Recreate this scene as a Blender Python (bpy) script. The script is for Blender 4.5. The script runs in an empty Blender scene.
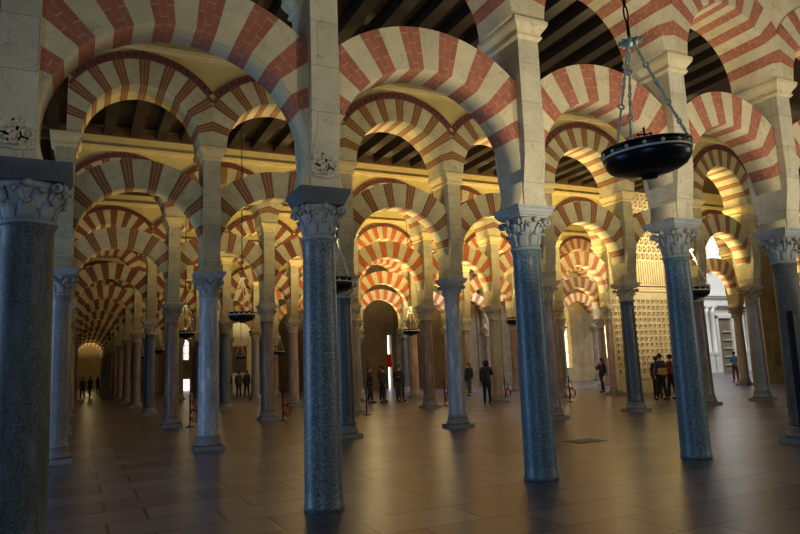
import bpy, bmesh, math, random
from math import sin, cos, pi, radians, sqrt, asin, atan2, degrees
from mathutils import Vector, Matrix
random.seed(7)
S = bpy.context.scene
COL = S.collection
BAY, AISLE = 3.2, 7.51          # column spacing along an arcade, distance between arcades

# ------------------------------------------------------------------ materials
def new_mat(name):
    m = bpy.data.materials.new(name); m.use_nodes = True
    nt = m.node_tree; nt.nodes.clear()
    out = nt.nodes.new('ShaderNodeOutputMaterial'); b = nt.nodes.new('ShaderNodeBsdfPrincipled')
    nt.links.new(b.outputs[0], out.inputs[0])
    return m, nt, b
def node(nt, t, **kw):
    n = nt.nodes.new(t)
    for k, v in kw.items():
        if k.startswith('_'): setattr(n, k[1:], v)
        else: n.inputs[k.replace('__', ' ')].default_value = v
    return n
def ramp(nt, fac, stops):
    r = nt.nodes.new('ShaderNodeValToRGB'); e = r.color_ramp.elements
    while len(e) < len(stops): e.new(0.5)
    for el, (p, c) in zip(e, stops): el.position = p; el.color = (*c, 1)
    nt.links.new(fac, r.inputs[0]); return r.outputs[0]
def mix(nt, fac, a, b, mode='MIX'):
    n = nt.nodes.new('ShaderNodeMix'); n.data_type = 'RGBA'; n.blend_type = mode
    for s, v in ((n.inputs[0], fac), (n.inputs[6], a), (n.inputs[7], b)):
        if isinstance(v, (float, int)): s.default_value = v
        elif isinstance(v, tuple): s.default_value = (*v, 1)
        else: nt.links.new(v, s)
    return n.outputs[2]
def coords(nt, kind='obj', scale=1.0):
    if kind == 'world':
        o = nt.nodes.new('ShaderNodeNewGeometry').outputs['Position']
    elif kind == 'uv':
        o = nt.nodes.new('ShaderNodeTexCoord').outputs['UV']
    else:
        o = nt.nodes.new('ShaderNodeTexCoord').outputs['Object']
    return o
def noise(nt, vec, scale, detail=4, rough=.6):
    n = node(nt, 'ShaderNodeTexNoise', Scale=scale, Detail=detail, Roughness=rough)
    nt.links.new(vec, n.inputs['Vector']); return n.outputs['Fac']
def bump(nt, b, h, strength=.3, dist=.01):
    n = node(nt, 'ShaderNodeBump', Strength=strength, Distance=dist)
    nt.links.new(h, n.inputs['Height']); nt.links.new(n.outputs[0], b.inputs['Normal'])

def stone(name, c1, c2, c3=None, rough=.85, blocks=None, scale=2.2):
    m, nt, b = new_mat(name)
    w = coords(nt, 'world')
    big = noise(nt, w, scale, 5, .65); fine = noise(nt, w, 38, 3, .7)
    c = ramp(nt, big, [(.3, c2), (.68, c1)])
    if c3:
        c = mix(nt, ramp(nt, noise(nt, w, 5.5, 6, .75), [(.56, (0, 0, 0)), (.72, (1, 1, 1))]), c, c3)
    c = mix(nt, .35, c, ramp(nt, fine, [(.3, (.35, .35, .35)), (.7, (1, 1, 1))]), 'MULTIPLY')
    at = nt.nodes.new('ShaderNodeAttribute'); at.attribute_name = 'rnd'
    c = mix(nt, .3, c, ramp(nt, at.outputs['Fac'], [(0, (1, 1, 1)), (1, (.45, .45, .42))]), 'MULTIPLY')
    if blocks:
        br = node(nt, 'ShaderNodeTexBrick', Scale=1, Mortar__Size=.006, Mortar__Smooth=.3, Brick__Width=blocks[0], Row__Height=blocks[1])
        br.inputs['Color1'].default_value = (1, 1, 1, 1); br.inputs['Color2'].default_value = (.82, .8, .76, 1); br.inputs['Mortar'].default_value = (.45, .42, .36, 1)
        sp = nt.nodes.new('ShaderNodeSeparateXYZ'); cb = nt.nodes.new('ShaderNodeCombineXYZ'); ad = nt.nodes.new('ShaderNodeMath')
        nt.links.new(w, sp.inputs[0]); nt.links.new(sp.outputs[0], ad.inputs[0]); nt.links.new(sp.outputs[1], ad.inputs[1])
        nt.links.new(ad.outputs[0], cb.inputs[0]); nt.links.new(sp.outputs[2], cb.inputs[1])
        nt.links.new(cb.outputs[0], br.inputs['Vector'])
        c = mix(nt, .8, c, br.outputs['Color'], 'MULTIPLY')
    nt.links.new(c, b.inputs['Base Color']); b.inputs['Roughness'].default_value = rough
    bump(nt, b, fine, .35, .012)
    return m
def brickwork(name, brick, brick2, mortar, courses, msize, blotch=None):
    bw = 6.0 if name == 'striped_brick' else .3
    """brick voussoirs: UV.x runs 0..1 across the wedge, UV.y in metres along it"""
    m, nt, b = new_mat(name)
    uv = coords(nt, 'uv')
    br = node(nt, 'ShaderNodeTexBrick', Scale=1, Mortar__Size=msize, Mortar__Smooth=.25, Brick__Width=bw, Row__Height=1.0 / courses)
    sp = nt.nodes.new('ShaderNodeSeparateXYZ'); cb = nt.nodes.new('ShaderNodeCombineXYZ')
    nt.links.new(uv, sp.inputs[0]); nt.links.new(sp.outputs[1], cb.inputs[0]); nt.links.new(sp.outputs[0], cb.inputs[1])
    nt.links.new(cb.outputs[0], br.inputs['Vector'])
    for k, v in (('Color1', brick), ('Color2', brick2), ('Mortar', mortar)): br.inputs[k].default_value = (*v, 1)
    w = coords(nt, 'world')
    c = mix(nt, .45, br.outputs['Color'], ramp(nt, noise(nt, w, 6, 6, .75), [(.3, (.45, .42, .4)), (.65, (1, 1, 1))]), 'MULTIPLY')
    if blotch: c = mix(nt, ramp(nt, noise(nt, w, 14, 5, .8), [(.5, (0, 0, 0)), (.66, (1, 1, 1))]), c, blotch)
    nt.links.new(c, b.inputs['Base Color']); b.inputs['Roughness'].default_value = .85
    bump(nt, b, br.outputs['Fac'], .15, -.004)
    return m
def granite(name, base, dark, light, rough=.38, speck=52, vein=None):
    m, nt, b = new_mat(name)
    w = coords(nt, 'world')
    n = noise(nt, w, speck, 3, .8)
    c = ramp(nt, n, [(.36, dark), (.5, base), (.66, light)])
    big = noise(nt, w, 1.6, 4, .6)
    c = mix(nt, .5, c, ramp(nt, big, [(.3, (.5, .5, .5)), (.65, (1, 1, 1))]), 'MULTIPLY')
    if vein:
        mp = node(nt, 'ShaderNodeMapping', Scale=(5, 5, 1.1)); nt.links.new(w, mp.inputs[0])
        c = mix(nt, ramp(nt, noise(nt, mp.outputs[0], 1.5, 7, .75), [(.5, (0, 0, 0)), (.62, (1, 1, 1))]), c, vein)
    nt.links.new(c, b.inputs['Base Color']); b.inputs['Roughness'].default_value = rough
    bump(nt, b, big, .2, .01)
    return m
def plain(name, c, rough=.6, metal=0.0, var=.2, scale=12):
    m, nt, b = new_mat(name)
    w = coords(nt, 'obj')
    col = mix(nt, var, c, ramp(nt, noise(nt, w, scale, 4, .6), [(.3, (.3, .3, .3)), (.7, (1, 1, 1))]), 'MULTIPLY')
    nt.links.new(col, b.inputs['Base Color']); b.inputs['Roughness'].default_value = rough; b.inputs['Metallic'].default_value = metal
    return m
def glow(name, c, s, dark=None):
    m, nt, b = new_mat(name)
    b.inputs['Base Color'].default_value = (*c, 1); b.inputs['Emission Color'].default_value = (*c, 1)
    b.inputs['Emission Strength'].default_value = s
    return m

M = {}
M['stone_cream'] = stone('cream_limestone', (.80, .69, .42), (.62, .53, .33), (.40, .35, .24))
M['stone_pale'] = stone('pale_limestone', (.74, .67, .48), (.55, .50, .36), (.36, .33, .25), blocks=(.9, .62))
M['pier_warm'] = stone('warm_limestone', (.66, .58, .34), (.48, .42, .25), (.30, .27, .17), blocks=(.8, .42))
M['voussoir_warm'] = stone('warm_voussoir_stone', (.72, .63, .36), (.50, .44, .25), (.27, .245, .15))
M['brick_red'] = brickwork('red_brick', (.44, .15, .085), (.36, .12, .07), (.54, .31, .19), 3, .009)
M['brick_striped'] = brickwork('striped_brick', (.29, .115, .04), (.21, .09, .035), (.52, .37, .17), 3, .028, None)
M['painted_orange'] = brickwork('painted_orange', (.50, .13, .03), (.42, .10, .025), (.52, .18, .06), 3, .006)
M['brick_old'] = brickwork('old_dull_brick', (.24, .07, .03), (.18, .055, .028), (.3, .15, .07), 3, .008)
M['plaster'] = stone('ochre_plaster', (.72, .57, .22), (.60, .47, .17), (.46, .35, .12), scale=1.1)
M['moulding'] = stone('ochre_moulding', (.84, .66, .30), (.74, .57, .25))
M['dark_wall'] = stone('dark_wall_stone', (.30, .25, .15), (.20, .165, .10), (.12, .1, .07), blocks=(1.1, .5))  # dark brown block stone
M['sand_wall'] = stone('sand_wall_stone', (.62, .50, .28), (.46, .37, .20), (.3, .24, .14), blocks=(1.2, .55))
M['lattice'] = stone('carved_stucco', (.80, .69, .45), (.68, .57, .36))
M['lattice_shade'] = plain('stucco_painted_shade', (.20, .15, .08), .95)  # dark tone painting the shade inside the carved relief
M['white_marble'] = stone('white_marble', (.86, .84, .76), (.76, .74, .66), rough=.5)
M['g_blue'] = granite('blue_granite', (.16, .20, .195), (.03, .045, .047), (.52, .58, .54))
M['g_blueC'] = granite('deep_blue_granite', (.11, .185, .225), (.025, .055, .08), (.34, .48, .52))
M['g_dark'] = granite('dark_granite', (.095, .105, .085), (.035, .04, .032), (.22, .24, .20), rough=.55, vein=(.15, .16, .15))
M['g_grey'] = granite('grey_granite', (.24, .25, .25), (.10, .10, .11), (.46, .46, .45))
M['g_slate'] = granite('slate_marble', (.075, .10, .115), (.03, .045, .055), (.17, .20, .21), speck=30)
M['g_pale'] = granite('pale_veined_marble', (.36, .38, .40), (.2, .21, .23), (.58, .59, .60), vein=(.62, .63, .62))
M['g_brown'] = granite('brown_marble', (.20, .135, .10), (.10, .065, .05), (.36, .27, .21), vein=(.32, .25, .2))
M['g_pink'] = granite('pink_marble', (.34, .215, .18), (.22, .13, .11), (.52, .38, .33), vein=(.48, .40, .36))
M['g_tan'] = granite('tan_marble', (.40, .33, .24), (.24, .2, .14), (.55, .48, .38))
M['cap_grey'] = stone('grey_carved_stone', (.46, .48, .46), (.31, .33, .33), (.17, .18, .18))
M['cap_warm'] = stone('warm_carved_stone', (.46, .40, .28), (.30, .26, .18), (.17, .14, .1))
M['cap_pale'] = stone('pale_carved_stone', (.62, .55, .42), (.46, .40, .3), (.26, .22, .17))
M['impost_dark'] = stone('dark_impost_stone', (.13, .145, .16), (.08, .09, .10))
M['base_stone'] = stone('worn_base_stone', (.32, .31, .29), (.20, .195, .185), (.12, .11, .1), rough=.55)
M['cornice_red'] = plain('dark_red_paint', (.16, .05, .035), .8, var=.3)
M['iron'] = plain('black_iron', (.018, .017, .016), .35, .7)
M['brass'] = plain('aged_brass', (.86, .78, .56), .42, .2, .15)
M['bowl_black'] = plain('blackened_bowl_metal', (.012, .018, .024), .30, .5)
M['verdigris'] = plain('verdigris_brass', (.50, .62, .50), .45, .3)
M['red_rope'] = plain('red_rope', (.34, .02, .03), .8)
M['post_dark'] = plain('dark_post_metal', (.03, .028, .03), .4, .6)
M['red_cloth'] = plain('red_cloth', (.62, .02, .02), .8)
M['panel_dark'] = plain('dark_panel', (.02, .022, .028), .35)
M['panel_teal'] = plain('pale_teal_panel', (.34, .43, .40), .5, var=.12)
M['painting'] = stone('old_painting', (.045, .05, .045), (.02, .02, .02), (.16, .10, .07), rough=.4, scale=3)
M['gilt'] = plain('gilt_frame', (.5, .33, .11), .4, .6)
M['daylight'] = glow('daylit_pane', (.95, .97, 1.0), 2.4)
M['warm_pane'] = glow('warm_lit_pane', (1.0, .78, .42), 1.8)
M['pink_pane'] = glow('pinkish_lit_pane', (1.0, .80, .76), 1.0)
M['lead'] = plain('window_lead', (.08, .08, .08), .6)
M['drain'] = plain('iron_drain', (.03, .026, .024), .5, .3)
for n, c in (('skin', (.42, .25, .17)), ('hair_dark', (.02, .015, .012)), ('cloth_black', (.012, .012, .016)), ('cloth_navy', (.018, .026, .05)),
             ('cloth_grey', (.05, .05, .055)), ('denim', (.05, .10, .20)), ('cloth_blue', (.07, .20, .36)), ('cloth_brown', (.13, .06, .04)),
             ('cloth_maroon', (.13, .02, .025)), ('cloth_tan', (.42, .27, .12)), ('bag_white', (.45, .46, .45)), ('shoe', (.015, .014, .014))):
    M[n] = plain(n, c, .75)

# floor: large worn marble slabs
def floor_mat():
    m, nt, b = new_mat('worn_marble_slabs')
    w = coords(nt, 'world')
    br = node(nt, 'ShaderNodeTexBrick', Scale=1, Mortar__Size=.022, Mortar__Smooth=.3, Brick__Width=1.25, Row__Height=.78)
    br.offset = .37
    br.inputs['Color1'].default_value = (.23, .215, .265, 1); br.inputs['Color2'].default_value = (.10, .095, .125, 1); br.inputs['Mortar'].default_value = (.018, .016, .016, 1)
    nt.links.new(w, br.inputs['Vector'])
    n = noise(nt, w, 1.3, 6, .7); f = noise(nt, w, 30, 3, .7)
    c = mix(nt, .7, br.outputs['Color'], ramp(nt, n, [(.3, (.5, .47, .45)), (.65, (1, 1, 1))]), 'MULTIPLY')
    c = mix(nt, .3, c, ramp(nt, f, [(.3, (.5, .5, .5)), (.7, (1, 1, 1))]), 'MULTIPLY')
    nt.links.new(c, b.inputs['Base Color'])
    r = ramp(nt, n, [(.3, (.27, .27, .27)), (.7, (.35, .35, .35))]); nt.links.new(r, b.inputs['Roughness'])
    bump(nt, b, br.outputs['Fac'], .25, -.004)
    return m
M['floor'] = floor_mat()
def wood(name, c1, c2):
    m, nt, b = new_mat(name)
    w = coords(nt, 'world'); mp = node(nt, 'ShaderNodeMapping', Scale=(9, .6, 9)); nt.links.new(w, mp.inputs[0])
    c = ramp(nt, noise(nt, mp.outputs[0], 1.6, 6, .7), [(.3, c2), (.7, c1)])
    nt.links.new(c, b.inputs['Base Color']); b.inputs['Roughness'].default_value = .6
    return m
M['wood_beam'] = wood('dark_beam_wood', (.030, .017, .010), (.014, .009, .006))
M['wood_plank'] = wood('ceiling_plank_wood', (.05, .024, .012), (.024, .012, .007))
M['wood_trim'] = wood('wall_plate_wood', (.12, .06, .03), (.07, .035, .02))

# ------------------------------------------------------------------ mesh helpers
class MB:
    def __init__(s): s.v = []; s.f = []; s.m = []; s.uv = []; s.r = []; s.sm = []
    def quad(s, pts, m=0, uv=None, r=0.0, smooth=False):
        i = len(s.v); s.v += [tuple(p) for p in pts]; s.f.append(tuple(range(i, i + len(pts)))); s.m.append(m)
        s.uv.append(uv or [(0, 0)] * len(pts)); s.r.append(r); s.sm.append(smooth)
    def add(s, verts, faces, m=0, smooth=False, r=0.0):
        i = len(s.v); s.v += [tuple(p) for p in verts]
        for f in faces: s.f.append(tuple(i + k for k in f)); s.m.append(m); s.uv.append([(0, 0)] * len(f)); s.r.append(r); s.sm.append(smooth)
        return s
    def box(s, x0, x1, y0, y1, z0, z1, m=0, r=0.0):
        v = [(x, y, z) for z in (z0, z1) for y in (y0, y1) for x in (x0, x1)]
        return s.add(v, [(0, 2, 3, 1), (4, 5, 7, 6), (0, 1, 5, 4), (2, 6, 7, 3), (0, 4, 6, 2), (1, 3, 7, 5)], m, False, r)
    def rects(s, prof, m=0):
        """prof: list of (z, hx, hy): stacked rectangles joined into one skin"""
        v = []; f = []
        for z, hx, hy in prof: v += [(-hx, -hy, z), (hx, -hy, z), (hx, hy, z), (-hx, hy, z)]
        for k in range(len(prof) - 1):
            for j in range(4): a = 4 * k + j; b = 4 * k + (j + 1) % 4; f.append((a, b, b + 4, a + 4))
        f.append((3, 2, 1, 0)); n = 4 * (len(prof) - 1); f.append((n, n + 1, n + 2, n + 3))
        return s.add(v, f, m)
    def lathe(s, prof, seg=28, m=0, smooth=True, c=(0, 0, 0)):
        v = []; f = []
        for r, z in prof:
            for k in range(seg): a = 2 * pi * k / seg; v.append((c[0] + r * cos(a), c[1] + r * sin(a), c[2] + z))
        for i in range(len(prof) - 1):
            for k in range(seg):
                k2 = (k + 1) % seg; f.append((i * seg + k, i * seg + k2, (i + 1) * seg + k2, (i + 1) * seg + k))
        f.append(tuple(range(seg - 1, -1, -1))); n = (len(prof) - 1) * seg; f.append(tuple(range(n, n + seg)))
        return s.add(v, f, m, smooth)
    def tube(s, pts, r, seg=8, m=0):
        pts = [Vector(p) for p in pts]; v = []; f = []
        for i, p in enumerate(pts):
            d = (pts[min(i + 1, len(pts) - 1)] - pts[max(i - 1, 0)]).normalized()
            u = d.cross(Vector((0, 0, 1)) if abs(d.z) < .9 else Vector((1, 0, 0))).normalized(); w = d.cross(u)
            rr = r[i] if isinstance(r, (list, tuple)) else r
            for k in range(seg): a = 2 * pi * k / seg; v.append(p + (u * cos(a) + w * sin(a)) * rr)
        for i in range(len(pts) - 1):
            for k in range(seg): k2 = (k + 1) % seg; f.append((i * seg + k, i * seg + k2, (i + 1) * seg + k2, (i + 1) * seg + k))
        f.append(tuple(range(seg - 1, -1, -1))); n = (len(pts) - 1) * seg; f.append(tuple(range(n, n + seg)))
        return s.add(v, f, m, True)
    def torus(s, c, R, r, ax, seg=14, rs=6, m=0, sy=1.0):
        """ring centred c; ax: (u, w) two unit vectors spanning it"""
        u, w = Vector(ax[0]), Vector(ax[1]); n = u.cross(w); v = []; f = []
        for i in range(seg):
            a = 2 * pi * i / seg; d = u * cos(a) + w * sin(a)
            for j in range(rs):
                b = 2 * pi * j / rs; p = Vector(c) + (u * cos(a) + w * sin(a) * sy) * R + (d * cos(b) + n * sin(b)) * r; v.append(p)
        for i in range(seg):
            for j in range(rs): i2 = (i + 1) % seg; j2 = (j + 1) % rs; f.append((i * rs + j, i2 * rs + j, i2 * rs + j2, i * rs + j2))
        return s.add(v, f, m, True)
    def ball(s, c, r, seg=10, rings=6, m=0, sc=(1, 1, 1)):
        v = []; f = []
        for i in range(rings + 1):
            t = pi * i / rings
            for k in range(seg): a = 2 * pi * k / seg; v.append((c[0] + r * sc[0] * sin(t) * cos(a), c[1] + r * sc[1] * sin(t) * sin(a), c[2] + r * sc[2] * cos(t)))
        for i in range(rings):
            for k in range(seg): k2 = (k + 1) % seg; f.append((i * seg + k, (i + 1) * seg + k, (i + 1) * seg + k2, i * seg + k2))
        return s.add(v, f, m, True)
    def mesh(s, name, mats):
        me = bpy.data.meshes.new(name); me.from_pydata(s.v, [], s.f)
        for mm in mats: me.materials.append(mm)
        me.polygons.foreach_set('material_index', s.m); me.polygons.foreach_set('use_smooth', s.sm)
        ul = me.uv_layers.new(name='UVMap'); flat = []
        for u in s.uv:
            for a in u: flat += [a[0], a[1]]
        ul.data.foreach_set('uv', flat)
        at = me.attributes.new('rnd', 'FLOAT', 'FACE'); at.data.foreach_set('value', s.r)
        bm = bmesh.new(); bm.from_mesh(me); bmesh.ops.remove_doubles(bm, verts=bm.verts, dist=1e-5)
        bmesh.ops.recalc_face_normals(bm, faces=bm.faces); bm.to_mesh(me); bm.free(); me.update()
        return me
def link(name, me, parent=None, loc=(0, 0, 0), scale=None, rotz=0):
    o = bpy.data.objects.new(name, me); COL.objects.link(o); o.location = loc
    if scale: o.scale = scale
    o.rotation_euler = (0, 0, rotz)
    if parent: o.parent = parent
    return o
def tag(o, label, cat, group=None):
    o['label'] = label; o['category'] = cat
    if group: o['group'] = group
    return o
def empty(name, loc, label, cat, group=None, rotz=0, scale=None):
    o = bpy.data.objects.new(name, None); o.empty_display_size = .2; COL.objects.link(o); o.location = loc; o.rotation_euler = (0, 0, rotz)
    if scale: o.scale = scale
    return tag(o, label, cat, group)
def struct(name, me, loc=(0, 0, 0), label=None):
    o = link(name, me, None, loc); o['kind'] = 'structure'
    if label: o['label'] = label
    o['category'] = name.split('_')[0]
    return o

# ------------------------------------------------------------------ arches
def arch_mb(ri, ro, depth, zc, half, low, reds, rw, steps=3.0, seed=1):
    """ring of voussoirs; reds = centre angles of brick wedges (deg); low = degrees below the centre line"""
    rnd = random.Random(seed); mb = MB()
    cuts = {-low: 1, 180 + low: 1}
    edges = sorted([c - rw / 2 for c in reds] + [c + rw / 2 for c in reds])
    wedges = []; prev = -low
    for c in sorted(reds):
        a, b = c - rw / 2, c + rw / 2
        # plain stone between the brick wedges; long plain runs get broken into blocks
        n = max(1, round((a - prev) / 16)); 
        for k in range(n): wedges.append((prev + (a - prev) * k / n, prev + (a - prev) * (k + 1) / n, 0))
        wedges.append((a, b, 1)); prev = b
    n = max(1, round((180 + low - prev) / 16))
    for k in range(n): wedges.append((prev + (180 + low - prev) * k / n, prev + (180 + low - prev) * (k + 1) / n, 0))
    h = depth / 2
    def outer(t):
        c = abs(cos(t)); return min(ro, half / c) if c > 1e-6 else ro
    for a, b, m in wedges:
        r = rnd.random(); n = max(1, math.ceil((b - a) / steps))
        for k in range(n):
            t0, t1 = radians(a + (b - a) * k / n), radians(a + (b - a) * (k + 1) / n); u0, u1 = k / n, (k + 1) / n
            P = lambda R, t, y: (R * cos(t), y, zc + R * sin(t))
            o0, o1 = outer(t0), outer(t1)
            mb.quad([P(ri, t0, -h), P(o0, t0, -h), P(o1, t1, -h), P(ri, t1, -h)], m, [(u0, ri), (u0, o0), (u1, o1), (u1, ri)], r)
            mb.quad([P(ri, t0, h), P(ri, t1, h), P(o1, t1, h), P(o0, t0, h)], m, [(u0, ri), (u1, ri), (u1, o1), (u0, o0)], r)
            mb.quad([P(ri, t0, -h), P(ri, t1, -h), P(ri, t1, h), P(ri, t0, h)], m, [(u0, ri), (u1, ri), (u1, ri - depth), (u0, ri - depth)], r, True)
            mb.quad([P(o0, t0, -h), P(o0, t0, h), P(o1, t1, h), P(o1, t1, -h)], m, [(u0, ro), (u0, ro + depth), (u1, ro + depth), (u1, ro)], r)
    for t in (radians(-low), radians(180 + low)):
        R = outer(t); mb.quad([(ri * cos(t), -h, zc + ri * sin(t)), (ri * cos(t), h, zc + ri * sin(t)), (R * cos(t), h, zc + R * sin(t)), (R * cos(t), -h, zc + R * sin(t))], 0)
    return mb
LZC, LRI, LRO, ZT = 4.455, 1.42, 2.045, 3.99
UZC, URI, URO = 6.88, 1.30, 1.90
low = degrees(asin((LZC - ZT) / LRI))
reds18 = [27 + 18 * k for k in range(8)]; reds20 = [20 + 20 * k for k in range(8)]; redsU = [18 * k for k in range(1, 10)]
ARCH = {
 ('low', 0): arch_mb(LRI, LRO, .53, LZC, 1.6, low, reds18, 9).mesh('horseshoe_front', [M['stone_cream'], M['brick_red']]),
 ('low', 1): arch_mb(LRI, LRO, .53, LZC, 1.6, low, reds20, 8, seed=2).mesh('horseshoe_striped', [M['voussoir_warm'], M['brick_striped']]),
 ('low', 2): arch_mb(LRI, LRO, .53, LZC, 1.6, low, reds18, 9, seed=3).mesh('horseshoe_painted', [M['voussoir_warm'], M['painted_orange']]),
 ('low', 3): arch_mb(LRI, LRO, .53, LZC, 1.6, low, reds18, 9, seed=3).mesh('horseshoe_pinkred', [M['stone_cream'], M['brick_red']]),
 ('low', 4): arch_mb(LRI, LRO, .53, LZC, 1.6, low, reds18, 9, seed=7).mesh('horseshoe_dull', [M['voussoir_warm'], M['brick_old']]),
 ('up', 3): arch_mb(URI, URO, .92, UZC, 1.6, 0, redsU, 9, seed=8).mesh('round_dull', [M['voussoir_warm'], M['brick_old']]),
 ('up', 0): arch_mb(URI, URO, .92, UZC, 1.6, 0, redsU, 9, seed=4).mesh('round_front', [M['stone_cream'], M['brick_red']]),
 ('up', 1): arch_mb(URI, URO, .92, UZC, 1.6, 0, redsU, 8, seed=5).mesh('round_striped', [M['voussoir_warm'], M['brick_striped']]),
 ('up', 2): arch_mb(URI, URO, .92, UZC, 1.6, 0, redsU, 9, seed=6).mesh('round_painted', [M['voussoir_warm'], M['painted_orange']]),
}
def cornice_mesh():
    mb = MB(); zc = UZC; bands = [(URO, URO + .05, .50), (URO + .05, URO + .13, .475), (URO + .13, URO + .17, .51)]
    for r0, r1, h in bands:
        for k in range(72):
            t0, t1 = radians(180 * k / 72), radians(180 * (k + 1) / 72)
            if max(abs(cos(t0)), abs(cos(t1))) * r1 > 1.6: continue
            hh = h + (.03 if (r0 == bands[1][0] and k % 2) else 0)
            for sgn in (-1, 1):
                P = lambda R, t, y: (R * cos(t), y * sgn, zc + R * sin(t))
                mb.quad([P(r0, t0, hh), P(r1, t0, hh), P(r1, t1, hh), P(r0, t1, hh)])
                for R in (r0, r1): mb.quad([P(R, t0, .40), P(R, t0, hh), P(R, t1, hh), P(R, t1, .40)])
                for t in (t0, t1): mb.quad([P(r0, t, .40), P(r0, t, hh), P(r1, t, hh), P(r1, t, .40)])
    return mb.mesh('red_dentil_cornice', [M['cornice_red']])
CORNICE = cornice_mesh()
ZCEIL = 9.85
def spandrel_mesh(mat):
    """wall above one upper arch, from the back of the ring up to the ceiling"""
    mb = MB(); R = URO - .02; h = .43; n = 32; xs = [-1.6 + 3.2 * k / n for k in range(n + 1)]
    zb = lambda x: UZC + sqrt(max(R * R - x * x, 0))
    for k in range(n):
        x0, x1 = xs[k], xs[k + 1]
        for y in (-h, h): mb.quad([(x0, y, zb(x0)), (x1, y, zb(x1)), (x1, y, ZCEIL), (x0, y, ZCEIL)])
        mb.quad([(x0, -h, zb(x0)), (x0, h, zb(x0)), (x1, h, zb(x1)), (x1, -h, zb(x1))])
    for x in (-1.6, 1.6): mb.quad([(x, -h, zb(x)), (x, h, zb(x)), (x, h, ZCEIL), (x, -h, ZCEIL)])
    return mb.mesh('spandrel', [mat])
SPAN = {0: spandrel_mesh(M['stone_cream']), 1: spandrel_mesh(M['plaster'])}

# ------------------------------------------------------------------ columns
def capital_mesh(mat, z0=0.0, z1=.50, top=.27):
    mb = MB(); H = z1 - z0
    rr = lambda t: .195 + .02 * t + (top - .235) * t ** 2.6
    mb.lathe([(.215, z0), (.235, z0 + .015), (.235, z0 + .04), (.205, z0 + .055)] + [(rr(t), z0 + .055 + (H - .055) * t) for t in [k / 10 for k in range(11)]], 32)
    def leaf(ang, zb, h, w, curl):
        ca, sa = cos(ang), sin(ang); prof = [(.0, .0), (.014, .3), (.018, .6), (.035, .85), (.035 + curl * .6, 1.0), (.035 + curl, .95), (.03 + curl, .78)]
        ws = [.8, 1.0, 1.0, .9, .75, .5, .12]; rows = []
        for (o, tz), ww in zip(prof, ws):
            z = zb + tz * h; rb = rr(min(1, max(0, (z - z0 - .055) / (H - .055)))) + o
            row = []
            for s, ex in ((-1, 0), (-.5, .012), (0, .002), (.5, .012), (1, 0)):
                a = s * w * ww / 2; q = rb + ex; row.append((q * ca - a * sa, q * sa + a * ca, z))
            rows.append(row)
        v = [p for r in rows for p in r]; n0 = len(v)
        v += [(p[0] - .022 * ca, p[1] - .022 * sa, p[2] - .004) for p in v]; f = []
        R = len(rows)
        for i in range(R - 1):
            for j in range(4): a = i * 5 + j; f.append((a, a + 1, a + 6, a + 5)); f.append((n0 + a, n0 + a + 5, n0 + a + 6, n0 + a + 1))
            f.append((i * 5, i * 5 + 5, n0 + i * 5 + 5, n0 + i * 5)); f.append((i * 5 + 4, n0 + i * 5 + 4, n0 + i * 5 + 9, i * 5 + 9))
        e = (R - 1) * 5
        for j in range(4): f.append((e + j, e + j + 1, n0 + e + j + 1, n0 + e + j)); f.append((j, n0 + j, n0 + j + 1, j + 1))
        mb.add(v, f, 0, True)
    for k in range(8): leaf(k * pi / 4, z0 + .055, H * .42, .135, .045)
    for k in range(8): leaf(k * pi / 4 + pi / 8, z0 + .055 + H * .20, H * .48, .13, .055)
    for k in range(4):                                   # corner volutes
        a = pi / 4 + k * pi / 2; d = Vector((cos(a), sin(a), 0)); t = Vector((-sin(a), cos(a), 0))
        c = d * (top + .075) + Vector((0, 0, z1 - .075))
        for s in (-1, 1): mb.torus(c + t * s * .03, .038, .017, (d, Vector((0, 0, 1))), 12, 6)
        mb.ball(c, .034, 8, 5)
        mb.tube([d * .22 + Vector((0, 0, z1 - .25)), d * .255 + Vector((0, 0, z1 - .15)), d * (top + .03) + Vector((0, 0, z1 - .05)), d * (top + .07) + Vector((0, 0, z1 - .04))], [.018, .024, .03, .03], 7)
    for k in range(4):                                   # flower in the middle of each side
        a = k * pi / 2; mb.ball((cos(a) * (top + .025), sin(a) * (top + .025), z1 - .045), .05, 8, 5, sc=(1, 1, .9))
        for s in (-1, 1):
            b = a + s * .42; mb.torus(Vector((cos(b) * (top + .0), sin(b) * (top + .0), z1 - .10)), .032, .013, (Vector((-sin(b), cos(b), 0)), Vector((0, 0, 1))), 10, 5)
    return mb.mesh('capital', [mat])
def abacus_mesh(mat, kind):
    mb = MB()
    if kind == 'block': mb.rects([(0, .27, .27), (.03, .28, .28), (.15, .335, .335), (.20, .335, .335)])
    else: mb.rects([(0, .25, .25), (.025, .265, .265), (.03, .285, .285), (.06, .295, .295), (.065, .31, .31), (.12, .325, .325), (.125, .34, .34), (.16, .34, .34)])
    return mb.mesh('abacus', [mat])
def shaft_mesh(mat, z0, z1, r0=.238, r1=.205):
    mb = MB(); n = 12; pr = []
    for k in range(n + 1):
        t = k / n; pr.append((r0 + (r1 - r0) * t ** 1.25, z0 + (z1 - z0) * t))
    pr = [(r0 + .012, z0), (r0 + .012, z0 + .06), (r0, z0 + .085)] + pr[1:-1] + [(r1, z1 - .05), (r1 + .014, z1 - .03), (r1 + .014, z1)]
    mb.lathe(pr, 40); return mb.mesh('shaft', [mat])
def base_mesh():
    mb = MB(); mb.box(-.32, .32, -.32, .32, 0, .10)
    pr = [(.31, .10)]
    for k in range(7): a = -pi / 2 + pi * k / 6; pr.append((.275 + .04 * cos(a), .145 + .045 * sin(a)))
    pr += [(.285, .20), (.27, .225), (.268, .25)]
    for k in range(5): a = -pi / 2 + pi * k / 4; pr.append((.262 + .02 * cos(a), .275 + .02 * sin(a)))
    pr += [(.245, .31)]
    mb.lathe(pr, 32); return mb.mesh('base', [M['base_stone']])
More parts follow.
